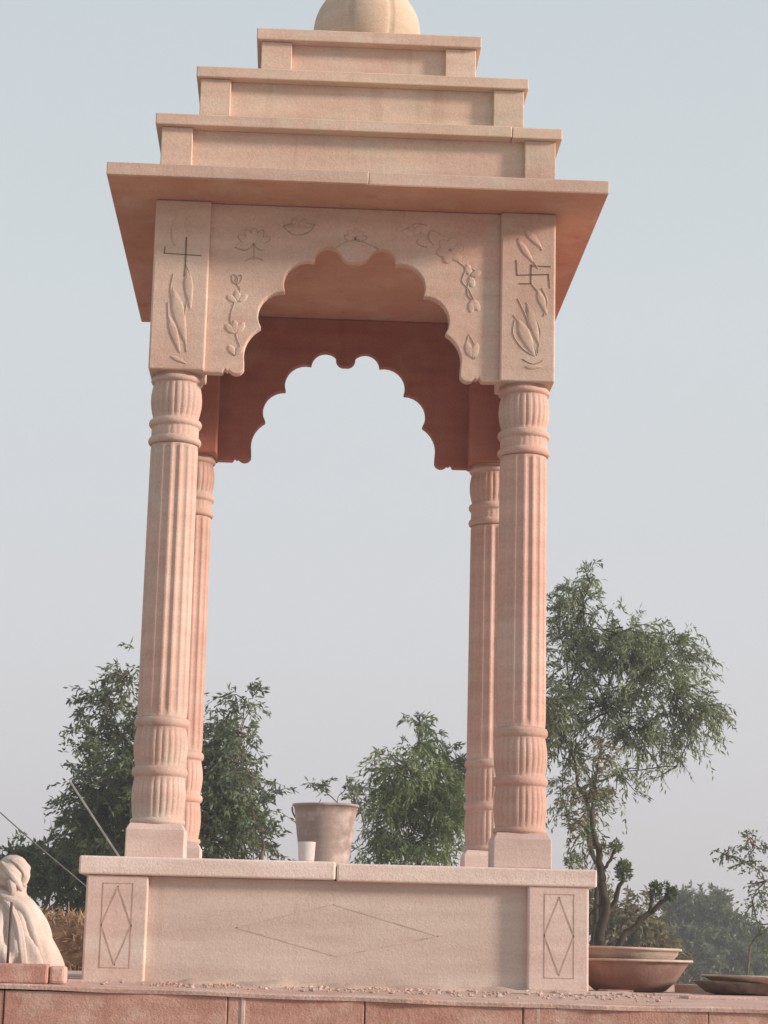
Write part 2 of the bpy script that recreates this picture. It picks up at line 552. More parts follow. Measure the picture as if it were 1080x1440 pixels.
# engraved ornament on the front arch and the front blocks: shallow ridges and grooves
def ridge(pts, y, r=.0035, n=5, sm=4):
    """thin half-buried bead following a curve drawn in the x-z plane"""
    m_ = MB()
    P = smoothpts([(x, y, z) for x, z in pts], sm) if len(pts) > 2 else [np.array((x, y, z)) for x, z in pts]
    m_.tube(P, r, n)
    return m_
def motif(curves, y, name, mat, parent, r=.0035):
    m_ = MB()
    for c_ in curves:
        t = ridge(c_, y, r); m_.add(t.v, t.f)
    o = m_.build(name, mat, None, True)
    o.parent = parent
    o.matrix_parent_inverse = parent_inv(parent)
    return o
def parent_inv(p):
    mm = Matrix.Identity(4)
    chain = []
    q = p
    while q is not None: chain.append(q); q = q.parent
    for q in reversed(chain):
        mm = mm @ (q.matrix_parent_inverse if q.parent else Matrix.Identity(4)) @ q.matrix_basis if q.parent else Matrix.Translation(q.location)
    return mm.inverted()

def relief(curves, y, name, mat, parent, off=(0, 0, 0), h=.0032):
    for c_ in curves:
        P = smoothpts([(x_, 0, z_) for x_, z_ in c_[:-1]]+[(c_[0][0], 0, c_[0][1])], 4)[:-1]
        P = [(p[0], p[2]) for p in P]; n = len(P)
        cx0_ = sum(p[0] for p in P)/n; cz0_ = sum(p[1] for p in P)/n
        V = []
        for sc_, d_ in ((1.0, -.002), (.86, h*.55), (.6, h*.9), (.25, h)):
            V += [(cx0_+(p[0]-cx0_)*sc_-off[0], y-d_-off[1], cz0_+(p[1]-cz0_)*sc_) for p in P]
        V.append((cx0_-off[0], y-h-off[1], cz0_))
        Fc = []
        for r_ in range(3):
            for j_ in range(n): Fc.append((r_*n+j_, r_*n+(j_+1) % n, (r_+1)*n+(j_+1) % n, (r_+1)*n+j_))
        for j_ in range(n): Fc.append((3*n+j_, 3*n+(j_+1) % n, 4*n))
        o = link(name, V, Fc, mat, None, True)
        o.parent = parent
        if off == (0, 0, 0): o.matrix_parent_inverse = parent_inv(parent)
def petal(cx_, cz_, ang, L, w):
    u = np.array([cos(ang), sin(ang)]); v = np.array([-u[1], u[0]])
    c = np.array([cx_, cz_])
    return [tuple(c), tuple(c+u*L*.35+v*w), tuple(c+u*L*.8+v*w*.8), tuple(c+u*L), tuple(c+u*L*.8-v*w*.8), tuple(c+u*L*.35-v*w), tuple(c)]
YA = -A-HB+.028-.0005
def P2(u, v, Y=YA):
    p = at(u, v, Y); return (p[0], p[2])
YA_ = YA
vase = [petal(*P2(357, 345), radians(a_), .085, .016) for a_ in (30, 62, 90, 118, 150)]
vase += [[P2(357, 345), P2(357, 366)], [P2(345, 367), P2(357, 362), P2(370, 366)], [P2(330, 348), P2(345, 352), P2(357, 345)], [P2(357, 345), P2(368, 352), P2(382, 346)]]
relief([petal(*P2(357, 345), radians(a_), .088, .019) for a_ in (-5, 30, 62, 90, 118, 150, 185)], YA, 'carved_petal', ARCH, arches[0])
motif(vase, YA, 'lotus_carving', GROOVE2, arches[0], .0026)
motif([[P2(332, 470), P2(324, 450), P2(330, 425), P2(338, 408), P2(333, 400)], petal(*P2(333, 400), radians(70), .05, .012), petal(*P2(333, 400), radians(110), .05, .012),
       [P2(325, 495), P2(338, 492), P2(334, 478), P2(332, 470)], [P2(325, 495), P2(330, 500), P2(337, 495)]], YA, 'vine_carving', GROOVE2, arches[0], .0026)
motif([[P2(398, 318), P2(412, 330), P2(432, 328), P2(443, 316)], [P2(398, 318), P2(420, 313), P2(443, 316)]], YA, 'crescent_carving', GROOVE2, arches[0], .0026)
motif([petal(*P2(500, 338), radians(a_), .055, .012) for a_ in (20, 55, 90, 125, 160)]+[[P2(470, 350), P2(485, 341), P2(500, 338), P2(515, 342), P2(532, 350)]],
      YA, 'lotus_carving', GROOVE2, arches[0], .0026)
fl_ = [petal(*P2(633, 352), radians(a_+15), .065, .022) for a_ in range(0, 360, 60)]
relief([petal(*P2(633, 352), radians(a_+15), .070, .026) for a_ in range(0, 360, 60)]+[petal(*P2(660, 388), radians(a_), .06, .017) for a_ in (-70, 20, 100)]+[petal(*P2(664, 420), radians(a_), .07, .018) for a_ in (-95, -60)]+[petal(*P2(664, 505), radians(a_), .085, .02) for a_ in (75, 110)], YA, 'carved_petal', ARCH, arches[0])
relief([petal(*P2(332, 470), radians(a_), .07, .018) for a_ in (60, 100, 140)]+[petal(*P2(330, 500), radians(a_), .06, .016) for a_ in (50, 120)]+[petal(*P2(334, 425), radians(a_), .06, .016) for a_ in (40, 95, 150)]+[petal(*P2(420, 322), radians(a_), .06, .015) for a_ in (0, 180, 60, 120)]+[petal(*P2(582, 330), radians(a_), .06, .015) for a_ in (-20, 160, 50, 110)]+[petal(*P2(500, 335), radians(a_), .055, .014) for a_ in (5, 45, 90, 135, 175)], YA, 'carved_petal', ARCH, arches[0])
fl_ += [[P2(633, 352), P2(645, 368), P2(655, 378), P2(650, 395), P2(660, 408), P2(668, 425)], petal(*P2(655, 378), radians(-20), .05, .012), [P2(668, 425), P2(658, 415), P2(659, 398), P2(668, 385)]]
motif(fl_, YA, 'flower_carving', GROOVE2, arches[0], .0026)
motif([[P2(660, 470), P2(656, 485), P2(662, 500), P2(668, 505)], [P2(660, 470), P2(668, 488), P2(668, 505)]], YA, 'leaf_carving', GROOVE2, arches[0], .0026)
motif([[P2(565, 325), P2(580, 320), P2(592, 328), P2(586, 342), P2(600, 348)], [P2(565, 325), P2(584, 315), P2(600, 317)]], YA, 'vine_carving', GROOVE2, arches[0], .0026)
motif([[P2(610, 345), P2(602, 335), P2(606, 325), P2(618, 328)]], YA, 'leaf_carving', GROOVE2, arches[0], .0026)

def block_of(c): return [k_ for k_ in c.children if k_.name.startswith('column_block')][0]
YB = -A-HB-.0005
def Q(u, v): return P2(u, v, YB)
# flowing leaves below the signs
leafL = [[Q(244, 385), Q(240, 410), Q(246, 440), Q(258, 470), Q(262, 495)], [Q(262, 372), Q(269, 400), Q(262, 430), Q(257, 455)], [Q(236, 425), Q(238, 455), Q(249, 485)], [Q(248, 308), Q(240, 328), Q(246, 346)]]
leafR = [[Q(728, 335), Q(740, 352), Q(757, 378)], [Q(735, 318), Q(752, 330), Q(762, 352)], [Q(722, 443), Q(735, 462), Q(750, 485), Q(755, 500)],
         [Q(740, 425), Q(752, 445), Q(760, 468), Q(756, 496)], [Q(724, 450), Q(722, 470), Q(735, 490), Q(750, 500)], [Q(762, 405), Q(770, 425), Q(764, 445)],
         [Q(748, 400), Q(758, 412), Q(768, 430)], [Q(735, 505), Q(750, 512), Q(764, 507)], [Q(728, 420), Q(738, 440), Q(745, 462)]]
def child_motif(curves, y, name, mat, col_o, r):
    m_ = MB()
    for c_ in curves:
        t = ridge(c_, y, r); m_.add(t.v, t.f)
    # coordinates relative to the column
    off = np.array([col_o.location[0], col_o.location[1], 0])
    m_.v = [tuple(np.array(v)-off) for v in m_.v]
    return m_.build(name, mat, col_o, True)
child_motif(leafL, YB, 'leaf_carving', GROOVE2, c0, .0026)
child_motif(leafR, YB, 'leaf_carving', GROOVE2, c1, .0026)
offL = (c0.location[0], c0.location[1], 0); offR = (c1.location[0], c1.location[1], 0)
def leafshape(a, b, w):
    a = np.array(a); b = np.array(b); d = b-a; L = np.linalg.norm(d); d = d/L; n_ = np.array([-d[1], d[0]])
    return [tuple(a), tuple(a+d*L*.3+n_*w), tuple(a+d*L*.65+n_*w*.8), tuple(b), tuple(a+d*L*.65-n_*w*.8), tuple(a+d*L*.3-n_*w), tuple(a)]
relief([leafshape(Q(242, 400), Q(262, 488), .030), leafshape(Q(263, 376), Q(268, 438), .022), leafshape(Q(236, 440), Q(254, 500), .02), leafshape(Q(250, 300), Q(243, 345), .018), leafshape(Q(262, 305), Q(268, 335), .015), leafshape(Q(238, 500), Q(264, 512), .010)],
       YB, 'carved_leaf', BUFF, c0, offL)
relief([leafshape(Q(726, 445), Q(754, 505), .028), leafshape(Q(740, 424), Q(760, 490), .022), leafshape(Q(755, 405), Q(770, 445), .018), leafshape(Q(735, 318), Q(764, 352), .018), leafshape(Q(726, 335), Q(752, 372), .016), leafshape(Q(736, 516), Q(764, 516), .012)],
       YB, 'carved_leaf', BUFF, c1, offR)
def sign(segs, col_o, name, w=.0036):
    m_ = MB()
    for s_ in segs:
        t = strip([P2(u, v, YB) for u, v in s_], w=w, y=YB-.001, th=.003); m_.add(t.v, t.f)
    off = np.array([col_o.location[0], col_o.location[1], 0])
    m_.v = [tuple(np.array(v)-off) for v in m_.v]
    return m_.build(name, GROOVE, col_o)
sign([[(262, 334), (261, 368)]], c0, 'cross_sign')
sign([[(231, 356), (283, 359.5)], [(232, 347), (231, 356)], [(261, 368), (259, 388)]], c0, 'cross_sign', .0024)
sign([[(747, 372), (746.5, 399)], [(746.5, 399), (730, 399)], [(747, 374), (774, 375)], [(726, 366), (727, 387)], [(727, 387), (771, 386)], [(771, 386), (773, 405)]], c1, 'swastika_sign', .003)

# eave: flat overhanging slab in two lengths
EX = A+HB+.2057; EYF = -(A+HB+.2839); EYB = A+HB+.104; TE = .0633
b = MB(); b.box(-EX+.004, EX-.004, EYF+.005, EYB-.004, Z2, Z2+.005); pp(b.build('underside_bounce_sheet', UNDER_BOUNCE))  # added thin sheet; warm light bounced from the arches is in its colour
b = MB(); b.box(-EX, .043, EYF, EYB, Z2+.003, Z2+TE); pp(b.build('eave_slab', BUFF, bevel=.004))
b = MB(); b.box(.046, EX, EYF+.003, EYB, Z2+.002, Z2+TE-.001); pp(b.build('eave_slab', BUFF, bevel=.004))
# stepped roof
tiers = [(Z2+TE, 3.368, 3.4231, .9495, .921, .145, .003), (3.4231, 3.679, 3.7328, .7925, .772, .145, .016), (3.7328, 3.992, 4.052, .552, .528, .150, .047)]
for (za, zb, zc, hc, hp, pw, dx) in tiers:
    b = MB(); b.box(dx-hp+.03, dx+hp-.03, -hp+.034, hp-.034, za, zb-.001); pp(b.build('tier_wall', TIER))
    b = MB()
    for sx in (-1, 1):
        for sy in (-1, 1):
            x0, x1 = sorted((sx*hp, sx*(hp-pw))); y0, y1 = sorted((sy*hp, sy*(hp-pw)))
            b = MB(); b.box(dx+x0, dx+x1, y0, y1, za, zb-.0012); pp(b.build('tier_pilaster', TIER, bevel=.004))
    b = MB()
    if hc > .9:
        b.box(dx-hc, .715, -hc, hc, zb, zc); pp(b.build('cornice', TIER, bevel=.005))
        b = MB(); b.box(.7175, dx+hc, -hc+.003, hc, zb-.001, zc-.001); pp(b.build('cornice', TIER, bevel=.005))
    else:
        b.box(dx-hc, dx+hc, -hc, hc, zb, zc); pp(b.build('cornice', TIER, bevel=.005))
# ribbed dome on a short drum
dp = [(.225, 4.052), (.225, 4.10)]
for k in range(25):
    a_ = -.75+(pi/2+.75)*k/24
    r_ = .278*cos(a_); dp.append((max(r_, .004), 4.285+.278*sin(a_), .010 if r_ > .05 else 0, 8))
def dome_mesh(prof_, n=128):
    V = []; Fc = []
    for row in prof_:
        r, z = row[0], row[1]; d = row[2] if len(row) > 2 else 0
        for j in range(n):
            th = 2*pi*j/n
            t = ((th/(2*pi))*8 + .45) % 1.0
            g = math.exp(-((min(t, 1-t))/.045)**2)
            V.append((.047+(r-d*g)*cos(th), (r-d*g)*sin(th), z))
    for i in range(len(prof_)-1):
        for j in range(n): Fc.append((i*n+j, i*n+(j+1) % n, (i+1)*n+(j+1) % n, (i+1)*n+j))
    Fc.append(tuple(range(n))[::-1]); Fc.append(tuple((len(prof_)-1)*n+j for j in range(n)))
    return V, Fc
V, Fc = dome_mesh(dp)
dome = pp(link('dome', V, Fc, DOME, None, True))
fv, ff = lathe([(.03, 4.55), (.07, 4.57), (.03, 4.60), (.05, 4.64), (.02, 4.70), (.004, 4.76)], 24, loc=(.047, 0, 0))
fin = link('finial', fv, ff, DOME, dome, True)

# ------------------------------------------------------------------ bucket and cup, sand on the slab
def pot(name, loc, rows, mat, label, cat, n=72, parent=None, wob=0.0):
    V, Fc = lathe(rows, n, loc=(0, 0, 0), cap=False)
    if wob:
        V = [(x*(1+wob*sin(3*math.atan2(y, x)+1)), y*(1+wob*sin(2*math.atan2(y, x))), z+wob*.15*sin(2*math.atan2(y, x)+z*9)) for x, y, z in V]
    k = len(rows)
    Fc.append(tuple(range(n))[::-1])
    Fc.append(tuple((k-1)*n+j for j in range(n)))
    o = link(name, V, Fc, mat, parent, True)
    if parent is None:
        o.location = loc; tag(o, label, cat)
    return o
YBk = -.15
pb_ = at(456.5, 1180, YBk)
bk = empty('bucket', (pb_[0], YBk, .0), 'dusty grey tapered bucket standing on the pavilion floor slab', 'bucket')
H = .305
rows = [(.108, 0.0), (.112, .004), (.116, .02)] + [(.114+(.150-.114)*k/8, .02+(H-.03)*k/8) for k in range(1, 9)] + \
       [(.155, H-.012), (.159, H-.006), (.157, H), (.151, H), (.146, H-.02), (.108, .015)]
pot('body', None, rows, GALV, None, None, parent=bk, wob=.008)
# wire handle folded down at the back
hm = MB(); hm.tube([(.158*cos(a_), .158*sin(a_)*.98, H-.015-.10*sin(a_)) for a_ in np.linspace(0, pi, 20)], .004, 6)
hm.build('handle', DARKMETAL, bk, True)
cpos = at(431, 1200, -.70)
tag(pot('cup', (cpos[0], -.70, .0), [(.030, 0), (.033, .002), (.036, .03), (.040, .098), (.0405, .10), (.0385, .10), (.033, .006)], WHITE, '', '', 40),
    'small pale translucent cup standing in front of the bucket', 'cup')
# low heap of sand at the back of the slab
def heap(name, c, rx, ry, h, mat, seed=0, n=28):
    r_ = np.random.default_rng(seed); V = []; Fc = []
    ph = r_.uniform(0, 6, 6)
    for i in range(9):
        t = i/8
        for j in range(n):
            an = 2*pi*j/n; w = 1+.13*sin(3*an+ph[0])+.09*sin(5*an+ph[1])
            V.append((c[0]+rx*t*w*cos(an), c[1]+ry*t*w*sin(an), c[2]+h*(1-t)**1.0*(1+.12*sin(4*an+ph[2])*t)*(1-.1*t)-.002))
    for i in range(8):
        for j in range(n): Fc.append((i*n+j, (i+1)*n+j, (i+1)*n+(j+1) % n, i*n+(j+1) % n))
    return link(name, V, Fc, mat, None, True)
sc = at(368, 1200, .75)
tag(heap('sand_heap', (sc[0], .75, 0), .26, .16, .062, DUST, 3), 'low pale heap of sand at the back of the floor slab, left of the bucket', 'sand heap', kind='stuff')

# ------------------------------------------------------------------ shallow pans right of the base
YP = -.30
pc_ = at(885, 1400, YP)
cx_ = float(pc_[0])
rows = [(.150, 0), (.165, .004), (.215, .05), (.262, .115), (.272, .132), (.287, .135), (.289, .139), (.286, .143), (.268, .141), (.225, .07), (.150, .012)]
tag(pot('pan', (cx_, YP, ZP+.002), rows, CLAY, '', '', 80, wob=.006), 'wide reddish brown iron pan on the platform beside the base, lower of the stack', 'pan', 'pans stacked beside the base')
rv_, rf_ = lathe([(.262, .1335), (.2885, .1345), (.293, .139), (.2885, .1455), (.264, .1445)], 80, cap=False)
link('rim', rv_, rf_, PANMETAL, bpy.data.objects['pan'], True)  # paler rim: light catching the lip is put into the colour
rows2 = [(.140, 0), (.16, .004), (.205, .035), (.236, .070), (.240, .084), (.252, .086), (.256, .092), (.252, .098), (.236, .097), (.20, .05), (.140, .01)]
o = tag(pot('pan', (cx_-.015, YP, ZP+.100), rows2, PANMETAL, '', '', 80, wob=.01), 'cement crusted pale pan nested in the top of the reddish pan', 'pan', 'pans stacked beside the base')
o.rotation_euler = (radians(-.8), radians(.3), 0)
p3 = at(1062, 1400, -.55)
rows3 = [(.20, 0), (.215, .004), (.250, .022), (.268, .026), (.275, .030), (.270, .036), (.250, .034), (.20, .012)]
rows4 = [(.13, 0), (.17, .01), (.215, .045), (.225, .052), (.215, .056), (.15, .012)]
tag(pot('pan', (float(p3[0])-.055, -.55, ZP+.003), rows4, plain('grey_brown_iron', (.19, .145, .12), .8, .4), '', '', 64, wob=.02), 'dark rusty low pan under the pale flat one at the right edge', 'pan', 'pans at the right edge')
o = tag(pot('pan', (float(p3[0])+.03, -.55, ZP+.050), rows3, PANMETAL, '', '', 72, wob=.01), 'pale flat pan resting on the dark rusty pan at the right edge', 'pan', 'pans at the right edge')
o.rotation_euler = (0, radians(.4), 0)

# loose stones
def rock(name, c, r, mat, seed, flat=.6, label=None, cat='stone', group=None, parent=None):
    rr = np.random.default_rng(seed); V = []; Fc = []
    n, mm = 9, 6
    for i in range(mm+1):
        ph = pi*i/mm
        for j in range(n):
            th = 2*pi*j/n
            q = 1+.22*sin(2*th+seed)+.15*sin(3*ph+seed*2)+rr.uniform(-.1, .1)
            V.append((c[0]+r[0]*q*sin(ph)*cos(th), c[1]+r[1]*q*sin(ph)*sin(th), c[2]+r[2]*(cos(ph))*min(q, 1.1)))
    for i in range(mm):
        for j in range(n): Fc.append((i*n+j, (i+1)*n+j, (i+1)*n+(j+1) % n, i*n+(j+1) % n))
    if name is None: return V, Fc
    o = link(name, V, Fc, mat, parent)
    if label: tag(o, label, cat, group)
    return o
mr = MB(); mr2 = MB()
for i in range(620):
    x = random.uniform(-1.05, 1.35); d = random.random()**1.7
    if x < -.75 and random.random() < .75: continue
    y = -BX - .03 - d*.45
    dens = .5+.5*sin(x*5)*sin(x*2.3+1)
    if random.random() > .35+.65*dens: continue
    s = random.uniform(.003, .0095)*(1.5 if random.random() < .08 else 1)
    zs = ZP - .004*max(0, (y+1.1)/-.65) - max(0, min(1.9, x+1.1))*.0135*max(0, (-1.1-y)/.65)
    v, f = rock(None, (x, y, zs+s*.35), (s, s*.9, s*.7), None, i)
    (mr if i % 3 else mr2).add(v, f)
# low mortar spill against the base
r1 = mr.build('rubble', DUST); tag(r1, 'small grey and pink stone chips scattered along the foot of the base', 'rubble', kind='stuff')
r2_ = mr2.build('rubble', CAP); tag(r2_, 'reddish stone crumbs scattered along the foot of the base', 'rubble', kind='stuff')
for i, (x0, x1, h, mat) in enumerate(((-.72, .10, .024, DUST), (-.05, .82, .018, DUST), (-1.0, -.60, .010, CAP), (.70, 1.30, .013, DUST))):
    n = 40; V = []; Fc = []
    for k in range(n):
        t = k/(n-1); x = x0+(x1-x0)*t
        hh = h*(min(1, 2.5*sin(pi*t)))*(.72+.16*sin(x*19+i)+.10*sin(x*47)+.12*random.random())
        w = .10+.05*sin(x*17+i)
        V += [(x, -BX+.045, ZP+hh*1.05), (x, -BX-.01, ZP+hh), (x, -BX-.01-w*.5, ZP+hh*.6), (x, -BX-.01-w, ZP-.004)]
    for k in range(n-1):
        for q in range(3): Fc.append((k*4+q, k*4+q+1, (k+1)*4+q+1, (k+1)*4+q))
    names = ('spilled grey mortar in front of the left half of the base panel', 'spilled grey mortar in front of the right half of the base panel',
             'thin reddish mortar spill below the left corner pilaster', 'thin mortar spill below the right corner pilaster')
    tag(link('mortar_spill', V, Fc, mat, None, True), names[i], 'mortar', kind='stuff')
def brick(u, v, Y, sx, sy, sz, rz, mat, label, cat='stone', group=None, dz=0):
    p = at(u, v, Y)
    b = MB(); b.box(-sx/2, sx/2, -sy/2, sy/2, 0, sz)
    o = b.build('loose_stone', mat, None, bevel=min(.006, sz*.3))
    o.location = (float(p[0]), Y, ZP-.012+dz); o.rotation_euler = (0, 0, rz)
    return tag(o, label, cat, group)
brick(866, 1400, -.95, .13, .09, .028, .3, CLAY, 'small dark red stone offcut lying before the reddish pan')
brick(945, 1402, -1.1, .16, .10, .020, -.1, DUST, 'thin buff stone offcut on the platform right of the pans')
brick(1010, 1405, -1.25, .30, .12, .015, .12, CAP, 'long thin pink stone strip on the platform near the right edge')
brick(975, 1398, -.2, .10, .16, .05, .5, DUST, 'grey lump of stone between the stacked pans and the low pan')
brick(104, 1383, -1.2, .075, .07, .022, .1, RED, 'small dark red stone between the statue and the base')
# red block in front of the statue
p0_ = at(-60, 1380, -1.65); p1_ = at(68, 1380, -1.65)
b = MB(); b.box(float(p0_[0])-.25, float(p1_[0]), -1.70, -1.58, ZP-.004, ZP+.072)
tag(b.build('red_block', RED, None, bevel=.008), 'red sandstone block lying in front of the pale statue', 'stone block')
b = MB(); b.box(float(p1_[0])+.004, float(p1_[0])+.066, -1.67, -1.57, ZP-.004, ZP+.066)
tag(b.build('pink_block', CAP, None, bevel=.012), 'small pink stone butted against the red block, right of it', 'stone block')

# ------------------------------------------------------------------ draped statue at the left edge
YS = -1.30
pcs = at(9, 1380, YS); SX0 = float(pcs[0])
def zpx(v): return float(at(14, v, YS)[2])
st = empty('statue', (SX0, YS, ZP), 'pale carved stone statue of a seated draped figure, seen from behind at the left edge', 'statue')
# rings: z, half width x, half depth y, shift x, shift y
rings = [(-.000, .275, .24, -.03, 0), (.03, .276, .245, -.03, 0), (.10, .252, .235, -.03, .0), (.18, .218, .20, -.03, .01), (.25, .180, .165, -.02, .01),
         (.295, .150, .14, -.015, .01), (.325, .122, .12, -.008, .01), (.345, .095, .100, .0, .012), (.360, .074, .086, .002, .015), (.375, .060, .074, .004, .015),
         (.395, .060, .078, .004, .01), (.415, .066, .088, .0, .003), (.440, .073, .097, .0, -.0), (.465, .075, .100, .0, 0), (.490, .070, .094, .0, .002),
         (.512, .057, .078, .0, .004), (.528, .037, .052, .0, .006), (.537, .012, .018, .0, .008)]
rp = []
arr = np.array(rings)
tt = np.linspace(0, len(rings)-1, 90)
V = []; Fc = []; n = 96
for t in tt:
    i = int(min(t, len(rings)-2)); f = t-i
    a0 = arr[max(i-1, 0)]; a1 = arr[i]; a2 = arr[i+1]; a3 = arr[min(i+2, len(rings)-1)]
    r = .5*((2*a1)+(-a0+a2)*f+(2*a0-5*a1+4*a2-a3)*f*f+(-a0+3*a1-3*a2+a3)*f**3)
    z, hx, hy, ox, oy = r
    for j in range(n):
        th = 2*pi*j/n; x = cos(th); y = sin(th)
        # garment folds fall from the right shoulder; knee bulge at front (away side)
        fold = 0
        if z < .33:
            k_ = min(1, (.33-z)/.12)
            fold = k_*(.012*sin(th*7+z*9)+.008*sin(th*13-z*16+1)) 
            fold -= k_*.011*(1-abs(sin(th*5.5+z*7)))**5
            back = max(0, -y)
            fold += k_*back*.012*sin((x*.9+z*1.3)*26)
        elif z > .40:
            fold = .0035*sin(th*3+z*55)+.0025*sin(z*150+x*4)
            if y > .55 and abs(x) < .45: fold += 0
        e_ = 1.0
        px_ = ox+(hx+fold)*math.copysign(abs(x)**e_, x); py_ = oy+(hy+fold)*y
        # face on the far side: brow, nose, chin
        if y > .6 and .395 < z < .50:
            py_ += .022*math.exp(-((z-.437)/.016)**2-(x/.16)**2) + .008*math.exp(-((z-.398)/.012)**2-(x/.3)**2) - .008*math.exp(-((z-.458)/.010)**2-((abs(x)-.38)/.16)**2)
            py_ += .005*math.exp(-((z-.415)/.005)**2-(x/.22)**2)
        if z < .2: py_ += .10*max(0, y)*max(0, (.2-z)/.2)
        V.append((px_, py_, z))
for i in range(len(tt)-1):
    for j in range(n): Fc.append((i*n+j, i*n+(j+1) % n, (i+1)*n+(j+1) % n, (i+1)*n+j))
Fc.append(tuple(range(n))[::-1]); Fc.append(tuple((len(tt)-1)*n+j for j in range(n)))
body = link('body', V, Fc, PALE, st, True)
# shawl: broad raised band over the right shoulder, running down the back edge
def band(center, widths, thick, name, mat, parent, n=16):
    C_ = [np.array(c, float) for c in smoothpts(center, 7)]
    Wd = np.interp(np.linspace(0, 1, len(C_)), np.linspace(0, 1, len(widths)), widths)
    V = []; Fc = []
    for i, c in enumerate(C_):
        t = C_[min(i+1, len(C_)-1)]-C_[max(i-1, 0)]; t /= np.linalg.norm(t)
        out = np.array([c[0], c[1]*1.3, .06]); out /= np.linalg.norm(out)
        s_ = np.cross(t, out); s_ /= np.linalg.norm(s_); o_ = np.cross(s_, t)
        for j in range(n):
            an = 2*pi*j/n
            rip = 1+.22*sin(an*5+i*.12)
            V.append(c + s_*Wd[i]*cos(an) + o_*thick*sin(an)*rip)
    for i in range(len(C_)-1):
        for j in range(n): Fc.append((i*n+j, i*n+(j+1) % n, (i+1)*n+(j+1) % n, (i+1)*n+j))
    Fc.append(tuple(range(n))[::-1]); Fc.append(tuple((len(C_)-1)*n+j for j in range(n)))
    return link(name, V, Fc, mat, parent, True)
band([(-.085, -.045, .372), (-.02, -.090, .352), (.05, -.095, .328), (.095, -.105, .285), (.128, -.12, .22), (.162, -.13, .14), (.195, -.14, .06), (.21, -.14, .0)],
     [.022, .030, .033, .036, .036, .038, .036, .03], .020, 'shawl', PALE, st)
band([(-.02, -.10, .335), (.02, -.128, .30), (.055, -.155, .235), (.08, -.185, .15), (.098, -.205, .06), (.10, -.21, 0)],
     [.012, .016, .018, .020, .018, .016], .014, 'garment_fold', PALE, st)
band([(-.06, -.125, .30), (-.035, -.165, .22), (-.02, -.20, .12), (-.02, -.215, .0)], [.010, .013, .014, .012], .012, 'garment_fold', PALE, st)
# turban wrap and its knot
band([(.055, -.060, .405), (.068, -.06, .45), (.045, -.075, .49), (.0, -.075, .515)], [.012, .020, .020, .010], .010, 'turban_fold', PALE, st)
band([(-.045, -.07, .50), (.0, -.098, .46), (.035, -.090, .42), (.05, -.06, .385)], [.010, .018, .018, .010], .010, 'turban_fold', PALE, st)
band([(.0, -.092, .425), (.012, -.100, .40), (.018, -.098, .375), (.01, -.092, .350)], [.012, .018, .016, .008], .012, 'turban_knot', PALE, st)
st.scale = (.92, .92, .945)
# thin dark rod standing before the statue
pr = at(10, 1360, -1.56)
b = MB(); b.tube([(float(pr[0]), -1.56, ZP), (float(pr[0])+.003, -1.56, ZP+.31)], .0055, 8)
tag(b.build('iron_rod', DARKMETAL, None, True), 'thin dark iron rod standing in front of the pale statue', 'rod')

# ------------------------------------------------------------------ pole and guy wire on the left
a0 = at(98, 1098, 1.55); a1 = at(166, 1200, 1.35)
a0 = np.array(a0); a1 = np.array(a1); dirv = (a1-a0)
foot = a1+dirv*((ZP-a1[2])/dirv[2])
b = MB(); b.tube([a0, (a0+foot)/2+np.array([0, 0, -.012]), foot], [.0055, .0065, .0065], 8)
tag(b.build('rope', BAMBOO, None, True), 'taut pale rope slanting down behind the left columns', 'rope')
w0 = at(-160, 1000, 2.4); w1 = at(62, 1192, 2.2); dirv = w1-w0; foot = w1+dirv*((ZP-w1[2])/dirv[2])
b = MB(); b.tube([w0, (w0+foot)/2+np.array([0, 0, -.02]), foot], .004, 6)
tag(b.build('guy_wire', WIRE, None, True), 'thin dark guy wire slanting in from the left edge above the statue', 'wire')
# the tall bamboo mast these lines are tied to stands beyond the left edge of the picture

# ------------------------------------------------------------------ trees
def leaves_mesh(name, pos, dirs, L, Wd, mat, parent=None):
    """pos,dirs (n,3); diamond leaves folded slightly"""
    n = len(pos)
    d = dirs/np.linalg.norm(dirs, axis=1)[:, None]
    r = rng.normal(size=(n, 3))
    s = np.cross(d, r); s /= np.linalg.norm(s, axis=1)[:, None]
    nn = np.cross(d, s)
    L = L*rng.uniform(.6, 1.3, n)[:, None]; w = Wd*rng.uniform(.7, 1.3, n)[:, None]
    p0 = pos; p1 = pos+d*L*.45+s*w*.5+nn*w*.15; p2 = pos+d*L+nn*L*-.08; p3 = pos+d*L*.45-s*w*.5+nn*w*.15
    V = np.stack([p0, p1, p2, p3], 1).reshape(-1, 3)
    me = bpy.data.meshes.new(name)
    me.vertices.add(4*n); me.vertices.foreach_set('co', V.ravel().astype(np.float32))
    me.loops.add(4*n); me.loops.foreach_set('vertex_index', np.arange(4*n, dtype=np.int32))
    me.polygons.add(n); me.polygons.foreach_set('loop_start', np.arange(0, 4*n, 4, dtype=np.int32))
    me.polygons.foreach_set('loop_total', np.full(n, 4, dtype=np.int32))
    me.update(calc_edges=True); me.validate()
    me.materials.append(mat)
    o = bpy.data.objects.new(name, me); COL.objects.link(o)
    if parent is not None: o.parent = parent
    return o

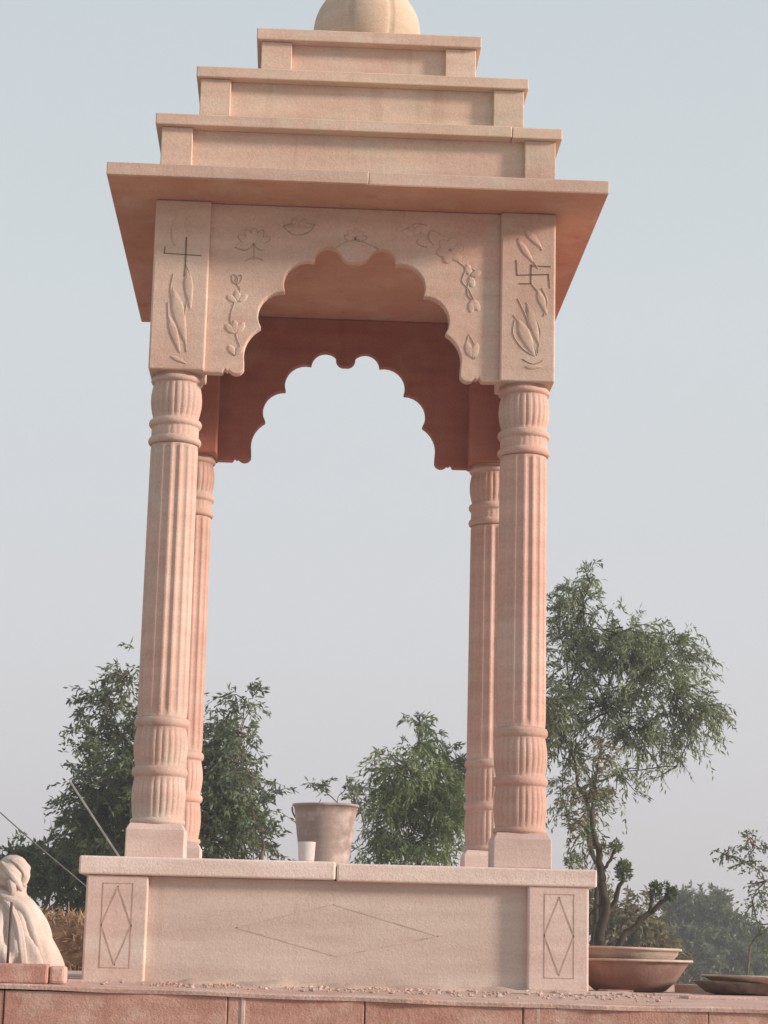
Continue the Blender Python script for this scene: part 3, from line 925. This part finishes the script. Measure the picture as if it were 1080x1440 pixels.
def tree(name, label, cat, base_px, Y, blobs, leafmat, bark, leafL, leafW, trunk_r, droop=.5, twigL=.32, per=16, fork=None, group=None, trunk_to=None, limbs=2, spread=.35, straggle=0.15, nlimb_r=.35, dens=.68, clump=9):
    """blobs: (u, v, ru_px, rv_px, n_twigs) crown masses measured on the photograph at depth Y"""
    b0 = at(base_px, 1400, Y)
    base = np.array([b0[0], Y, GZ])
    ppm = F_PX*cos(PIT)/(Y-CY)*1.0
    root = empty(name, tuple(base), label, cat, group)
    wood = MB(); P = []; D = []
    fk = np.array(at(*fork, Y)) if fork else base+np.array([0, 0, 1.2])
    fk[2] = max(fk[2], GZ+.3)
    mid = (base+fk)/2+np.array([rng.normal()*.05, rng.normal()*.05, 0])
    tp = smoothpts([base, mid, fk], 4)
    wood.tube([p-base for p in tp], list(np.linspace(trunk_r, trunk_r*.72, len(tp))), 8)
    nodes = [(fk, trunk_r*.7)]
    for (u, v, ru, rv, nt_) in sorted(blobs, key=lambda b_: abs(b_[1]-(fork[1] if fork else 1400))+abs(b_[0]-base_px)*.5):
        c = np.array(at(u, v, Y)); rx = ru/ppm; rz = rv/ppm; ry = max(rx*.9, .2)
        c[1] += rng.uniform(-.3, .3)*rx
        # the limb starts from the nearest limb already grown, so that it forks instead of fanning out
        cand = [(np.linalg.norm(c-p_)*1.0+.25*np.linalg.norm(p_-fk)+(0 if p_[2] < c[2] else .6), k_) for k_, (p_, r_) in enumerate(nodes)]
        k_ = min(cand)[1]; st_, sr_ = nodes[k_]
        dd_ = np.linalg.norm(c-st_)
        m1 = st_+(c-st_)*.35+rng.normal(size=3)*.09*dd_; m2 = st_+(c-st_)*.7+rng.normal(size=3)*.08*dd_
        lp = smoothpts([st_, m1, m2, c], 6)
        er_ = max(.006, sr_*.45)
        wood.tube([p-base for p in lp], list(np.linspace(sr_*.8, er_, len(lp))), 6)
        nodes.append((lp[8], sr_*.68)); nodes.append((lp[13], sr_*.55)); nodes.append((c, er_))
        nt_ = int(nt_*dens)
        ncl = max(2, nt_//clump)
        cl = rng.normal(size=(ncl, 3)); cl /= np.linalg.norm(cl, axis=1)[:, None]
        cl *= (rng.uniform(.25, 1.0, ncl)**.6)[:, None]
        for q in range(nt_):
            d = cl[rng.integers(ncl)]+rng.normal(size=3)*min(.5, .10/max(rx, rz)+.05)
            rad = 1.0
            dn = np.linalg.norm(d)+1e-6
            rad *= dn; d = d/dn
            if rng.random() < straggle: rad = rng.uniform(1.0, 1.3)
            p = c+d*np.array([rx, ry, rz])*rad
            # a twig arching outward and drooping
            td = d*np.array([1, 1, .6])+rng.normal(size=3)*.5; td[2] += .25; td /= np.linalg.norm(td)
            TL = twigL*rng.uniform(.5, 1.3)
            t = np.linspace(0, 1, per)[:, None]
            pts = p-td*TL*.4+td*TL*t+np.array([0, 0, -1])*droop*TL*t**2
            tan = td+np.array([0, 0, -2*droop])*t
            tan /= np.linalg.norm(tan, axis=1)[:, None]
            side = rng.normal(size=(per, 3))
            ld = tan*.6+side*spread*1.2; ld[:, 2] -= droop*.6
            P.append(pts+rng.normal(size=(per, 3))*.012); D.append(ld)
            if q % 2 == 0:
                wood.tube([pts[0]-base, pts[per//2]-base, pts[-1]-base], [.005, .0035, .002], 3, cap=False)
            if q % 6 == 0:
                wood.tube([c-base+rng.normal(size=3)*.1*rx, (c+pts[0])/2-base+rng.normal(size=3)*.08*rx, pts[0]-base], [.010, .007, .004], 4, cap=False)
    wood.build('trunk', bark, root, True)
    P = np.concatenate(P)-base; D = np.concatenate(D)
    leaves_mesh('crown', P, D, leafL, leafW, leafmat, root)
    return root

# big feathery tree right of the pavilion
tree('feathery_tree', 'tall feathery green tree rising behind the right columns', 'tree', 843, 11.5,
     [(866, 895, 58, 44, 260), (910, 940, 58, 58, 230), (820, 860, 42, 38, 120), (950, 975, 52, 48, 170), (855, 990, 72, 62, 230), (800, 930, 40, 74, 110), (905, 1030, 48, 36, 100),
      (790, 1030, 30, 60, 60), (955, 905, 34, 24, 36), (829, 815, 12, 18, 14), (985, 1000, 26, 24, 28), (812, 1105, 26, 42, 46), (870, 1085, 30, 30, 26), (950, 1078, 24, 10, 6), (745, 980, 50, 80, 120)],
     LEAF_A, BARK2, .072, .017, .050, droop=.60, twigL=.30, per=20, fork=(846, 1225), straggle=.12, clump=11)
tree('brown_tipped_shrub', 'yellowish brown tufted shrub on the stem below the feathery tree', 'shrub', 835, 10.6,
     [(838, 1110, 22, 55, 60), (822, 1165, 26, 34, 40), (795, 1150, 22, 40, 26)], LEAF_D, BARK2, .07, .018, .045, droop=.4, twigL=.18, per=14, fork=(838, 1300), straggle=.2)
# left tree, dense below, loose above
tree('bushy_tree', 'large dark bushy tree behind the left columns', 'tree', 215, 11.0,
     [(150, 985, 30, 36, 40), (115, 1050, 26, 34, 28), (178, 945, 22, 34, 34), (172, 1040, 34, 40, 84), (200, 1110, 70, 60, 380), (145, 1145, 50, 46, 330), (118, 1170, 28, 26, 100), (250, 1100, 70, 80, 330),
      (310, 1080, 42, 60, 210), (320, 1150, 42, 48, 210), (240, 1180, 120, 40, 330), (325, 1010, 26, 28, 20)],
     LEAF_B, BARK, .075, .022, .09, droop=.4, twigL=.26, per=17, fork=(215, 1300), straggle=.09, dens=.95, clump=12)
tree('loose_sapling', 'thin loose leaved sapling at the right side of the bushy tree', 'tree', 352, 10.0,
     [(345, 985, 20, 24, 22), (335, 1030, 26, 30, 28), (352, 1085, 28, 30, 26), (385, 1100, 22, 10, 9), (355, 1140, 24, 30, 22), (368, 1170, 18, 16, 10)],
     LEAF_C, BARK, .075, .024, .03, droop=.35, twigL=.22, per=14, fork=(368, 1200), limbs=2, straggle=.2)
tree('low_bush', 'low dark bush behind the statue, left of the base', 'bush', 60, 12.0,
     [(60, 1225, 55, 32, 260), (100, 1245, 40, 40, 200), (20, 1225, 30, 28, 110), (-50, 1240, 60, 30, 180), (130, 1260, 30, 30, 100)],
     LEAF_B, BARK, .08, .03, .05, droop=.25, twigL=.2, per=16, fork=(60, 1330), limbs=1)
# centre bush seen through the pavilion
tree('feathery_bush', 'young feathery bush seen through the pavilion, right of the bucket', 'bush', 592, 11.5,
     [(590, 1125, 52, 42, 290), (570, 1080, 44, 34, 120), (620, 1080, 32, 34, 100), (540, 1110, 40, 30, 90), (630, 1130, 34, 38, 140), (590, 1040, 22, 30, 34), (586, 1010, 10, 16, 12),
      (540, 1165, 38, 36, 70), (615, 1170, 42, 34, 90), (580, 1190, 50, 22, 100)],
     LEAF_E, BARK, .080, .018, .05, droop=.6, twigL=.28, per=18, fork=(592, 1235), limbs=1, straggle=.14)
tree('small_sprig', 'small pale sprigs of a shrub showing above the rim of the bucket', 'shrub', 458, 10.0,
     [(448, 1106, 14, 8, 6), (486, 1108, 13, 10, 7), (500, 1130, 14, 18, 8)], LEAF_C, BARK, .07, .02, .02, droop=.35, twigL=.18, per=12, fork=(465, 1215), dens=1.3, clump=4)
# low hazy trees at right
tree('distant_tree', 'dark rounded tree standing alone in the distance at the right', 'tree', 985, 46,
     [(965, 1285, 32, 24, 300), (1000, 1290, 36, 26, 320), (970, 1330, 44, 40, 520), (1020, 1325, 44, 36, 420), (1050, 1340, 34, 30, 240), (1000, 1360, 80, 30, 500)],
     LEAF_C, BARK, .14, .06, .16, droop=.2, twigL=.5, per=22, fork=(990, 1350), limbs=1, straggle=.07, dens=1.0, clump=14)
tree('olive_bush', 'olive brown bush behind the lopped stems', 'bush', 890, 21,
     [(880, 1290, 26, 26, 130), (895, 1325, 38, 38, 260), (860, 1330, 30, 50, 180), (925, 1345, 28, 24, 120), (840, 1300, 30, 50, 150)],
     LEAF_D, BARK, .11, .04, .08, droop=.3, twigL=.3, per=14, fork=(890, 1340), limbs=1)
tree('sparse_sapling', 'sparse sapling with few leaves at the right edge', 'tree', 1055, 10.5,
     [(1058, 1185, 16, 12, 12), (1022, 1203, 9, 8, 6), (1055, 1215, 22, 14, 10), (1075, 1240, 18, 20, 12), (1058, 1270, 14, 16, 9), (1085, 1300, 22, 30, 16)],
     LEAF_C, BARK, .050, .022, .016, droop=.3, twigL=.14, per=9, fork=(1055, 1330), limbs=2, straggle=.1, nlimb_r=.22, dens=1.5, clump=7)
for i, (u, Y, ru, rv, lab) in enumerate(((1100, 62, 60, 26, 'far hazy tree at the right edge behind the low pan'), (700, 70, 90, 18, 'far hazy tree hidden behind the right end of the base'),
                                          (-40, 55, 80, 30, 'far hazy tree beyond the low bush at the left edge'))):
    tree('distant_tree', lab, 'tree', u, Y, [(u, 1350, ru, rv, 420), (u-ru*.5, 1356, ru*.7, rv*.8, 300), (u+ru*.5, 1340, ru*.6, rv*.9, 300)], LEAF_C, BARK, .25, .12, .2, droop=.2, twigL=.5, per=12, fork=(u, 1365), limbs=1, group=None)

# lopped tree: bare stubby limbs ending in leaf knobs
YL = 6.5
def lop(u, v): return np.array(at(u, v, YL))
base = lop(845, 1400); base[2] = GZ
lt = empty('lopped_tree', tuple(base), 'lopped bare tree with knobbly tufted branch ends right of the pavilion', 'tree')
w = MB()
def limb(pts, r0, r1):
    pts = smoothpts([np.array(p) for p in pts], 5)
    pts = [p+rng.normal(size=3)*.006 for p in pts]
    w.tube([p-base for p in pts], list(np.linspace(r0, r1, len(pts))), 8)
sh_ = np.array([0, .12, 0])
limb([base, lop(848, 1370), lop(843, 1320), lop(852, 1275), lop(846, 1240)], .045, .034)
limb([lop(846, 1240), lop(843, 1205), lop(834, 1170), lop(836, 1130)+sh_], .032, .016)
limb([lop(852, 1285), lop(868, 1260), lop(876, 1225)], .026, .014)
limb([lop(846, 1230), lop(858, 1210), lop(866, 1188)], .016, .010)
limb([base+np.array([.0, .0, 0]), lop(862, 1360), lop(895, 1300), lop(922, 1278), lop(940, 1258)], .030, .016)
limb([lop(912, 1284), lop(916, 1268), lop(921, 1250)], .016, .011)
limb([base, lop(822, 1350), lop(830, 1290), lop(845, 1270)], .022, .014)
w.build('trunk', BARK2, lt, True)
P = []; D = []
for (u, v, ru, rv, n_) in ((877, 1224, 11, 15, 420), (866, 1190, 8, 8, 170), (922, 1252, 8, 12, 260), (943, 1256, 7, 9, 200), (806, 1212, 12, 13, 200), (936, 1246, 5, 5, 50), (826, 1180, 14, 18, 90)):
    c = lop(u, v); ppm = F_PX/(YL-CY)
    d = rng.normal(size=(n_, 3)); d /= np.linalg.norm(d, axis=1)[:, None]
    rr = rng.random(n_)[:, None]**.5
    pos = c+d*rr*np.array([ru, ru, rv])/ppm
    dd = d+np.array([0, 0, .4])+rng.normal(size=(n_, 3))*.4
    P.append(pos-base); D.append(dd)
leaves_mesh('leaf_tufts', np.concatenate(P), np.concatenate(D), .030, .015, LEAF_B, lt)

# ------------------------------------------------------------------ straw stack behind the statue
n_ = 22000
c = at(100, 1330, 3.6)
cx0 = float(c[0])
ztop = float(at(90, 1279, 3.6)[2])
x = rng.uniform(-.75, .35, n_)+cx0; y = rng.uniform(3.35, 4.1, n_)
zz = GZ+(ztop-GZ-.03)*rng.random(n_)**.6
zz -= np.where(rng.random(n_) < .5, 0, .03*np.abs(np.sin(x*9)))
pos = np.stack([x, y, zz], 1)
dd = rng.normal(size=(n_, 3))*np.array([.6, .6, .8]); dd[:, 2] += .15
sk = empty('straw_stack', (cx0-.2, 3.7, GZ), 'brown dry straw stack between the statue and the pavilion base', 'straw')
lv = leaves_mesh('straw', pos-np.array([cx0-.2, 3.7, GZ]), dd, .075, .009, STRAW, sk)
b = MB(); b.box(-.5, .5, -.28, .34, 0, ztop-GZ-.10); b.build('core', plain('packed_straw', (.24, .15, .09), .95, .4, 14), sk, bevel=.06)
# dry grass over the ground
n_ = 26000
x = rng.uniform(-14, 16, n_); y = 4+rng.random(n_)**.8*40
pos = np.stack([x, y, np.full(n_, GZ+.0)+.05*np.sin(x*.31+y*.17)], 1)
dd = rng.normal(size=(n_, 3))*.35; dd[:, 2] = 1
g = leaves_mesh('dry_grass', pos, dd, .32, .02, plain('dry_grass', (.24, .20, .11), .9, .4, 1.2, transl=.2))
tag(g, 'patchy dry grass over the field behind the platform', 'grass', kind='stuff')

# ------------------------------------------------------------------ haze
hb = MB(); hb.box(-172, 172, -32, 172, GZ-1.2, 6.2)
hz = hb.build('haze', plain('tmp', (1, 1, 1)))
hm_ = bpy.data.materials.new('pale_haze'); hm_.use_nodes = True
t = hm_.node_tree; t.nodes.clear()
ho = t.nodes.new('ShaderNodeOutputMaterial'); pv = t.nodes.new('ShaderNodeVolumePrincipled')
pv.inputs['Color'].default_value = (.90, .92, .96, 1)
pv.inputs['Density'].default_value = .0032
pv.inputs['Anisotropy'].default_value = .2
t.links.new(pv.outputs[0], ho.inputs['Volume'])
hz.data.materials.clear(); hz.data.materials.append(hm_)
hz['kind'] = 'stuff'; hz['label'] = 'pale morning haze over the whole place'; hz['category'] = 'haze'
